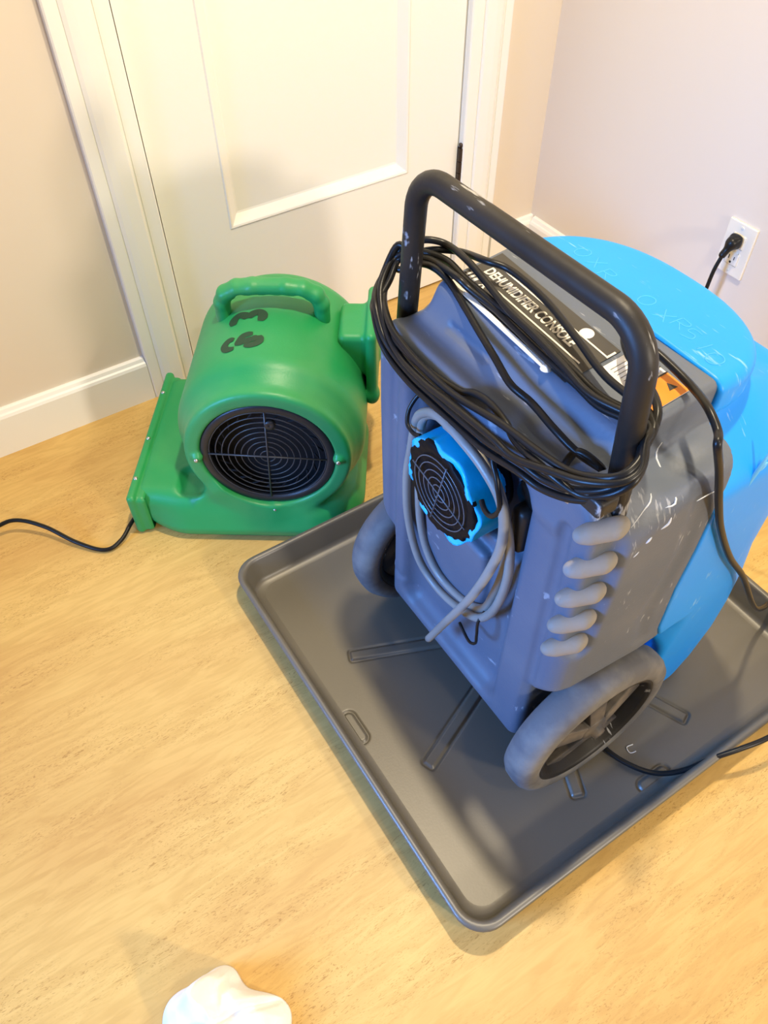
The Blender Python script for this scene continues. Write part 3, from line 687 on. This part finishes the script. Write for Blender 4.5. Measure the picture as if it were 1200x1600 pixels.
for k in range(3): decal('silver_bar', -0.143+0.0045*k*1.4, -0.1405+0.0045*k*1.4+0.001*k, 0.070, 0.092, MAT['silver'], 0.0015, skew=0.004, parent=cl)
text_mesh('DEHUMIDIFIER CONSOLE', 0.0185, MAT['silver'], 'title_lettering', cl, on_top(-0.132, 0.0985), bold=0.0005, sx=0.755, depth=0.0002)
bm = bmesh.new(); T = [(-0.012, 0), (0.012, 0), (0, 0.020)]
f = [bm.verts.new((x, y, 0)) for x, y in T]; bm.faces.new(f); r_ = bmesh.ops.extrude_face_region(bm, geom=bm.faces[:]); bmesh.ops.translate(bm, vec=(0, 0, 0.0004), verts=[g for g in r_['geom'] if isinstance(g, bmesh.types.BMVert)])
bmesh.ops.recalc_face_normals(bm, faces=bm.faces); bmesh.ops.transform(bm, matrix=on_top(-0.112, 0.068), verts=bm.verts); wt = from_bm('warning_triangle', bm, MAT['silver'], cl)
text_mesh('!', 0.017, MAT['label'], 'exclamation_mark', cl, on_top(-0.1145, 0.0705, 0.0021), bold=0.0006)
for k, ln in enumerate(('WARNING: READ', 'MANUAL BEFORE', 'OPERATING UNIT')): pass
for k in range(4): decal('fine_print', -0.094, -0.062-0.003*(k % 2), 0.083-0.0045*k, 0.0843-0.0045*k, MAT['silver'], 0.0015, parent=cl)
V, Fc = lathe([(0.0, 0.0), (0.0014, 0.0), (0.0014, 0.0075), (0.0, 0.0085)], 24, 'z', (0.022, 0.1245, top_z(0.1245)+0.001), closed=False); from_pydata('round_emblem', V, Fc, MAT['white'], cl)
# clear label strip along the console front edge with its screw
V, Fc = lathe([(0.0, 0.0), (0.0035, 0.0), (0.003, 0.004), (0.0, 0.0065)], 16, 'z', (0.036, 0.058, top_z(0.058)), closed=False); from_pydata('screw', V, Fc, MAT['silver'], dh)
ws = decal('warning_sticker', 0.070, 0.146, 0.104, 0.152, MAT['white'], 0.0008); ws['label'] = 'white sticker with orange warning band'
decal('orange_band', 0.116, 0.146, 0.104, 0.152, MAT['orange'], 0.0015, parent=ws)
for k in range(5): decal('fine_print', 0.078+0.005*k, 0.0785+0.005*k, 0.110, 0.144-0.004*(k % 2), MAT['label'], 0.0015, th=0.0003, parent=ws)
decal('divider_line', 0.1145, 0.116, 0.104, 0.152, MAT['ink'], 0.0022, parent=ws); decal('divider_line', 0.105, 0.1058, 0.104, 0.152, MAT['ink'], 0.0022, parent=ws)
def tri(x, y, s, m):
    bm = bmesh.new(); f = [bm.verts.new((a, b, 0)) for a, b in ((-s, 0), (s, -s), (s, s))]; bm.faces.new(f)
    r_ = bmesh.ops.extrude_face_region(bm, geom=bm.faces[:]); bmesh.ops.translate(bm, vec=(0, 0, 0.0003), verts=[g for g in r_['geom'] if isinstance(g, bmesh.types.BMVert)]); bmesh.ops.recalc_face_normals(bm, faces=bm.faces)
    bmesh.ops.transform(bm, matrix=on_top(x, y, 0.0022), verts=bm.verts); return from_bm('hazard_symbol', bm, m, ws)
tri(0.110, 0.122, 0.0035, MAT['ink']); tri(0.1105, 0.138, 0.0035, MAT['ink']); tri(0.130, 0.118, 0.005, MAT['ink']); tri(0.131, 0.141, 0.005, MAT['ink'])
# faint handwritten marks on the blue lid and scuffs on the side
def lid_z(x, y): return 0.698-0.10*max(y-0.176, 0)-0.004*(abs(x)/0.166)**2
def pen(strokes, name, parent, r=0.0007):
    V, Fc = [], []
    for st in strokes:
        sweep(catmull([Vector((x, y, lid_z(x, y)-0.0001)) for x, y in st], 5), r, 5, False, V, Fc)
    return from_pydata(name, V, Fc, MAT['pencil'], parent)
def ch(c, x, y, s=0.022):
    g = {'O': [[(0, .5), (.15, .1), (.5, 0), (.75, .3), (.75, .75), (.45, 1), (.1, .85), (0, .5)]], 'X': [[(0, 0), (.7, 1)], [(0, 1), (.7, 0)]], 'R': [[(0, 0), (0, 1)], [(0, 1), (.6, .9), (.55, .55), (0, .5)], [(.2, .5), (.65, 0)]],
         'E': [[(.6, 1), (0, 1), (0, 0), (.6, 0)], [(0, .5), (.5, .5)]], '5': [[(.6, 1), (.1, 1), (.05, .6), (.5, .6), (.6, .2), (.05, 0)]], '1': [[(.3, 0), (.4, 1)]]}[c]
    return [[(x+s*u, y+s*v) for u, v in st] for st in g]
st = []
for c, x, y in (('O', -0.105, 0.215), ('X', -0.078, 0.212), ('R', -0.052, 0.205), ('O', 0.008, 0.205), ('X', 0.040, 0.200), ('R', 0.060, 0.205), ('5', 0.078, 0.200), ('1', 0.100, 0.196), ('O', 0.118, 0.190)): st += ch(c, x, y)
nrow = sum(len(ch(c, 0, 0)) for c in 'OXR')
for part_ in (st[:nrow], st[nrow:]): pen(part_, 'handwriting', dh)['label'] = 'faint pale handwriting on the blue lid'
bh = bpy.data.objects['blue_housing']; gh = bpy.data.objects['grey_housing']
def scuff(pts, r, m, parent):     # pts (y,z) on the right side wall, laid on the real surface
    V, Fc = [], []
    fn = full_body
    P = []
    for y, z in pts:
        xs = 0.25
        for _ in range(40):
            dd = float(fn(np.array(xs), np.array(y), np.array(z)));
            xs -= max(dd, -0.01)*0.9
            if abs(dd) < 1e-4: break
        P.append(Vector((xs-r*0.3, y, z)))
    sweep(catmull(P, 4), lambda t: r*(0.35+0.65*math.sin(math.pi*min(max(t, .02), .98))), 6, False, V, Fc)
    return from_pydata('scuff_mark', V, Fc, m, parent)
for pts, r, b in (([(0.045, 0.600), (0.060, 0.612), (0.072, 0.622), (0.080, 0.640)], 0.0010, 0), ([(0.082, 0.612), (0.094, 0.618), (0.098, 0.640), (0.110, 0.650)], 0.0014, 0), ([(0.078, 0.588), (0.086, 0.592), (0.088, 0.600)], 0.0022, 0), ([(0.062, 0.575), (0.068, 0.582)], 0.0022, 0),
                  ([(0.050, 0.560), (0.056, 0.566)], 0.0012, 0), ([(0.120, 0.606), (0.135, 0.607), (0.150, 0.606)], 0.0007, 0), ([(0.205, 0.545), (0.212, 0.575), (0.222, 0.600), (0.232, 0.618)], 0.0024, 1), ([(0.222, 0.590), (0.232, 0.598)], 0.0022, 1)):
    scuff(pts, r, MAT['bluescuff'] if b else MAT['scuff'], bh if b else gh)
# ---------------------------------------------------------------- cord and hose on the machine
F1=[(-0.233,0.035,0.657),(-0.22,0.015,0.649),(-0.198,0,0.645),(-0.168,-0.01,0.628),(-0.138,-0.012,0.616),(-0.095,-0.014,0.613),(-0.052,-0.015,0.616),(0.008,-0.015,0.619),(0.046,-0.015,0.623),(0.095,-0.015,0.636),(0.125,-0.012,0.638),(0.159,-0.008,0.652),(0.184,0,0.67),(0.196,0.012,0.686),(0.195,0.028,0.695),(0.185,0.042,0.703)]
F2=[(-0.222,0.04,0.666),(-0.203,0.015,0.65),(-0.16,-0.004,0.642),(-0.12,-0.008,0.635),(-0.076,-0.01,0.634),(-0.024,-0.01,0.636),(0.05,-0.01,0.654),(0.117,-0.01,0.663),(0.156,-0.006,0.67),(0.19,0.004,0.69),(0.193,0.025,0.7),(0.178,0.045,0.704)]
F3=[(-0.225,0.035,0.67),(-0.206,0.012,0.653),(-0.166,-0.006,0.634),(-0.126,-0.012,0.621),(-0.073,-0.018,0.625),(-0.022,-0.02,0.633),(0.052,-0.022,0.643),(0.089,-0.022,0.644),(0.136,-0.018,0.663),(0.17,-0.012,0.676),(0.195,0.003,0.688),(0.199,0.022,0.696),(0.184,0.04,0.708)]
F4=[(-0.213,0.03,0.661),(-0.2,0.006,0.646),(-0.18,0,0.633),(-0.14,-0.006,0.63),(-0.094,-0.008,0.631),(-0.032,0,0.633),(-0.01,0.004,0.643),(0.017,0.004,0.649),(0.049,0,0.648),(0.074,-0.006,0.644),(0.126,-0.016,0.656),(0.167,-0.008,0.653),(0.192,0,0.671),(0.202,0.012,0.687),(0.197,0.028,0.697),(0.181,0.045,0.707)]
BA=[(-0.212,0.06,0.701),(-0.198,0.075,0.707),(-0.18,0.09,0.704),(-0.139,0.087,0.706),(-0.094,0.08,0.704),(-0.039,0.069,0.703),(0.006,0.065,0.702),(0.057,0.059,0.7),(0.105,0.054,0.698),(0.134,0.059,0.69)]
BB=[(-0.211,0.06,0.689),(-0.191,0.08,0.696),(-0.168,0.1,0.698),(-0.12,0.098,0.712),(-0.091,0.11,0.711),(-0.032,0.109,0.708),(0.035,0.094,0.706),(0.094,0.079,0.704),(0.128,0.075,0.69)]
BC=[(-0.204,0.055,0.685),(-0.189,0.065,0.691),(-0.162,0.068,0.694),(-0.124,0.063,0.7),(-0.105,0.067,0.694),(-0.068,0.071,0.69),(-0.021,0.067,0.69),(0.017,0.063,0.69),(0.077,0.06,0.69),(0.116,0.057,0.69),(0.138,0.064,0.68)]
BD=[(-0.204,0.055,0.679),(-0.173,0.06,0.691),(-0.142,0.063,0.688),(-0.101,0.056,0.68),(-0.057,0.045,0.675),(-0.018,0.035,0.672),(0.022,0.025,0.668),(0.054,0.027,0.665),(0.095,0.021,0.665),(0.128,0.022,0.66),(0.156,0.03,0.656)]
BE=[(-0.208,0.058,0.69),(-0.193,0.07,0.694),(-0.166,0.08,0.694),(-0.121,0.074,0.695),(-0.079,0.074,0.694),(-0.031,0.075,0.693),(0.009,0.076,0.693),(0.065,0.07,0.692),(0.106,0.067,0.692),(0.132,0.071,0.685)]
TAIL=[(0.069,0.134,0.715),(0.092,0.138,0.712),(0.122,0.139,0.708),(0.15,0.146,0.695),(0.205,0.088,0.734),(0.219,0.097,0.702),(0.221,0.117,0.659),(0.222,0.144,0.597),(0.222,0.177,0.533),(0.222,0.235,0.442),(0.222,0.306,0.348)]
TAIL2=[(0.199,0.543,0.06),(0.356,0.374,0.02),(0.356,0.326,0.012),(0.347,0.274,0.006),(0.329,0.223,0.005),(0.302,0.188,0.005),(0.269,0.166,0.005),(0.226,0.152,0.005)]
HOSE1=[(-0.091,0,0.533),(-0.089,-0.004,0.553),(-0.062,-0.006,0.582),(-0.023,-0.008,0.596),(0.014,-0.008,0.588),(0.04,-0.008,0.581),(0.067,-0.006,0.558),(0.08,0,0.506),(0.091,0,0.457),(0.089,0,0.389),(0.077,0,0.327),(0.047,0.004,0.282),(-0.011,0.006,0.237),(-0.062,0.008,0.231),(-0.098,0.008,0.256),(-0.119,0.008,0.325),(-0.122,0.006,0.419),(-0.104,0.004,0.495)]
HOSE2=[(-0.083,0.004,0.543),(-0.043,0,0.57),(0.001,0,0.563),(0.042,0,0.547),(0.064,0.006,0.485),(0.072,0.006,0.432),(0.07,0.006,0.36),(0.058,0.006,0.304),(0.006,0.01,0.244),(-0.054,0.012,0.221),(-0.092,0.012,0.26),(-0.111,0.014,0.314),(-0.118,0.012,0.392),(-0.105,0.008,0.481)]
HOSE3=[(-0.07,-0.01,0.567),(-0.039,-0.014,0.596),(0.007,-0.014,0.596),(0.049,-0.012,0.579),(0.077,-0.01,0.56),(0.094,-0.006,0.524),(0.103,-0.004,0.486),(0.106,-0.002,0.412),(0.093,0,0.347)]
HTAIL=[(0.077,-0.002,0.57),(0.092,-0.014,0.55),(0.095,-0.022,0.514),(0.086,-0.026,0.458),(0.063,-0.028,0.372),(0.024,-0.028,0.269),(-0.018,-0.028,0.163)]
LW = Matrix.Translation((-1.0, -0.99, 0.010)) @ Matrix.Rotation(-math.pi/2, 4, 'Z')
Wd = lambda p: tuple(LW @ Vector(p))
def wrapL(a, b): return [(-0.228, 0.055, 0.672)]
cord = []
cord += [(0.09, 0.020, 0.60), (0.118, 0.012, 0.62), (0.128, 0.022, 0.66)]
cord += BD[::-1] + [(-0.215, 0.048, 0.668)] + F2
cord += [(0.168, 0.060, 0.704)] + BC[::-1][1:] + [(-0.224, 0.050, 0.676)] + F4
cord += [(0.166, 0.062, 0.706)] + BA[::-1][1:] + [(-0.228, 0.054, 0.684)] + F3
cord += [(0.168, 0.062, 0.708)] + BE[::-1][1:] + [(-0.226, 0.050, 0.680)] + F1
cord += [(0.166, 0.066, 0.712)] + BB[::-1][1:] + [(-0.230, 0.050, 0.690)] + [(a, b-0.002, c-0.011) for a, b, c in F1[1:]]
cord2 = [(0.168, 0.070, 0.716), (0.130, 0.092, 0.718), (0.092, 0.108, 0.716), (0.068, 0.128, 0.716)] + TAIL[1:3] + [(0.155, 0.134, 0.706), (0.185, 0.118, 0.712), (0.208, 0.108, 0.706)] + TAIL[5:] + [(0.222, 0.40, 0.205), (0.205, 0.50, 0.090), (0.200, 0.560, 0.064), (0.21, 0.62, 0.06), (0.25, 0.68, 0.004), (0.33, 0.70, 0.0), (0.40, 0.62, 0.0), (0.385, 0.57, 0.070)]
cord3 = [(0.372, 0.44, 0.066), (0.362, 0.345, 0.066), (0.350, 0.297, 0.060), (0.335, 0.257, 0.045), (0.322, 0.222, 0.022), (0.301, 0.191, 0.007), (0.269, 0.166, 0.006), (0.226, 0.152, 0.006)] + [(0.18, 0.16, 0.006), (0.10, 0.22, 0.006), (0.0, 0.32, 0.006), (-0.06, 0.42, 0.006), (-0.10, 0.53, 0.010), (-0.12, 0.565, 0.064), (-0.15, 0.60, 0.03), (-0.20, 0.66, 0.0), (-0.30, 0.80, 0.0), (-0.35, 0.90, 0.02), (-0.372, 0.935, 0.12), (-0.372, 0.945, 0.20), (-0.372, 0.950, 0.265), (-0.370, 0.958, 0.300)]
V, Fc = [], []
sweep(catmull(cord + cord2 + cord3, 8), 0.0042, 9, False, V, Fc)
pcord = from_pydata('power_cord', V, Fc, MAT['black'], dh)
pcord['label'] = 'long black cord coiled round the push handle'
def plug_sdf(X, Y, Z):
    # plug body pressed against the upper receptacle, grip tapering down into the cord
    d = caps(X, Y, Z, (-0.368, 0.975, 0.326), (-0.368, 0.983, 0.326), 0.0135)
    d = smin(d, box3(X, Y, Z, (-0.368, 0.983, 0.327), (0.0135, 0.0065, 0.0135), 0.006), 0.006)
    d = smin(d, caps(X, Y, Z, (-0.368, 0.972, 0.322), (-0.371, 0.960, 0.302), 0.0075), 0.008)
    return smax(d, Y-0.9905, 0.001)
sdf_mesh('plug', plug_sdf, (-0.39, 0.945, 0.285), (-0.345, 0.995, 0.35), 0.0018, MAT['black'], pcord)
hs = [HTAIL[::-1], HOSE3]
hose = [(-0.018, -0.026, 0.160), (0.024, -0.028, 0.269), (0.063, -0.028, 0.372), (0.086, -0.024, 0.458), (0.092, -0.020, 0.514), (0.080, -0.018, 0.562), (0.048, -0.019, 0.588), (0.005, -0.020, 0.600), (-0.040, -0.018, 0.598), (-0.074, -0.012, 0.574), (-0.098, -0.006, 0.540)]
hose += [(-0.115, 0.0, 0.48), (-0.124, 0.0, 0.41), (-0.120, 0.002, 0.325), (-0.098, 0.006, 0.256), (-0.060, 0.010, 0.228), (-0.011, 0.010, 0.235), (0.047, 0.002, 0.280), (0.080, -0.004, 0.340), (0.096, -0.006, 0.412), (0.098, -0.008, 0.470), (0.088, -0.010, 0.520), (0.064, -0.010, 0.565), (0.030, -0.010, 0.586), (-0.012, -0.011, 0.592), (-0.055, -0.008, 0.582), (-0.088, -0.004, 0.548)]
hose += [(-0.106, 0.008, 0.47), (-0.112, 0.012, 0.40), (-0.106, 0.014, 0.320), (-0.085, 0.016, 0.268), (-0.050, 0.018, 0.244), (0.006, 0.018, 0.254), (0.050, 0.010, 0.300), (0.070, 0.004, 0.360), (0.082, 0.002, 0.430), (0.080, -0.002, 0.490), (0.062, -0.003, 0.545), (0.030, -0.003, 0.574), (-0.010, -0.004, 0.580), (-0.045, 0.0, 0.570), (-0.060, 0.015, 0.556)]
ho = tube('drain_hose', [Wd(p) for p in hose], 0.0060, MAT['hose'], None, 12, 8)
tag(ho, 'grey vinyl drain hose coiled around the blue taped air outlet', 'hose')
# ---------------------------------------------------------------- white cloth
N = 90; V = []; Fc = []
from mathutils import noise as mn
for i in range(N+1):
    for j in range(N+1):
        u, v = i/N*2-1, j/N*2-1
        # crumpled outline
        a = math.atan2(v, u); m_ = max(abs(u), abs(v)); R = m_*(0.080+0.010*math.sin(2*a+2.1)+0.008*math.sin(5*a))
        x, y = R*math.cos(a), R*math.sin(a)
        e = max(0.0, 1-m_**4)
        if x < 0: x *= 0.8
        f1 = abs(mn.noise(Vector((x*16+3, y*16, 1.7)))); f2 = abs(mn.noise(Vector((x*36, y*30+2, 4.2))))
        z = e*(0.022+0.030*(1-2.0*f1)+0.008*(1-2*f2))
        z += 0.044*math.exp(-(((x+0.036-0.25*y)/0.015)**2+((y-0.045)/0.024)**2))
        z += 0.024*math.exp(-(((x-0.036)/0.026)**2+((y-0.028)/0.030)**2))*e
        z -= 0.024*math.exp(-((y-0.5*x-0.004)/0.006)**2)*e*(1 if x > -0.02 else 0.3)
        V.append((x+0.006*mn.noise(Vector((x*20, y*20, 9))), y, max(z, 0)+0.0015))
for i in range(N):
    for j in range(N): k = i*(N+1)+j; Fc.append((k, k+N+1, k+N+2, k+1))
cl_ = from_pydata('cloth', V, Fc, MAT['cloth']); cl_.location = (-1.528, -1.228, 0.0); cl_.rotation_euler = (0, 0, -0.57)
cl_.modifiers.new('Solidify', 'SOLIDIFY').thickness = 0.0012
tag(cl_, 'crumpled white cloth lying on the floor in the foreground', 'cloth')
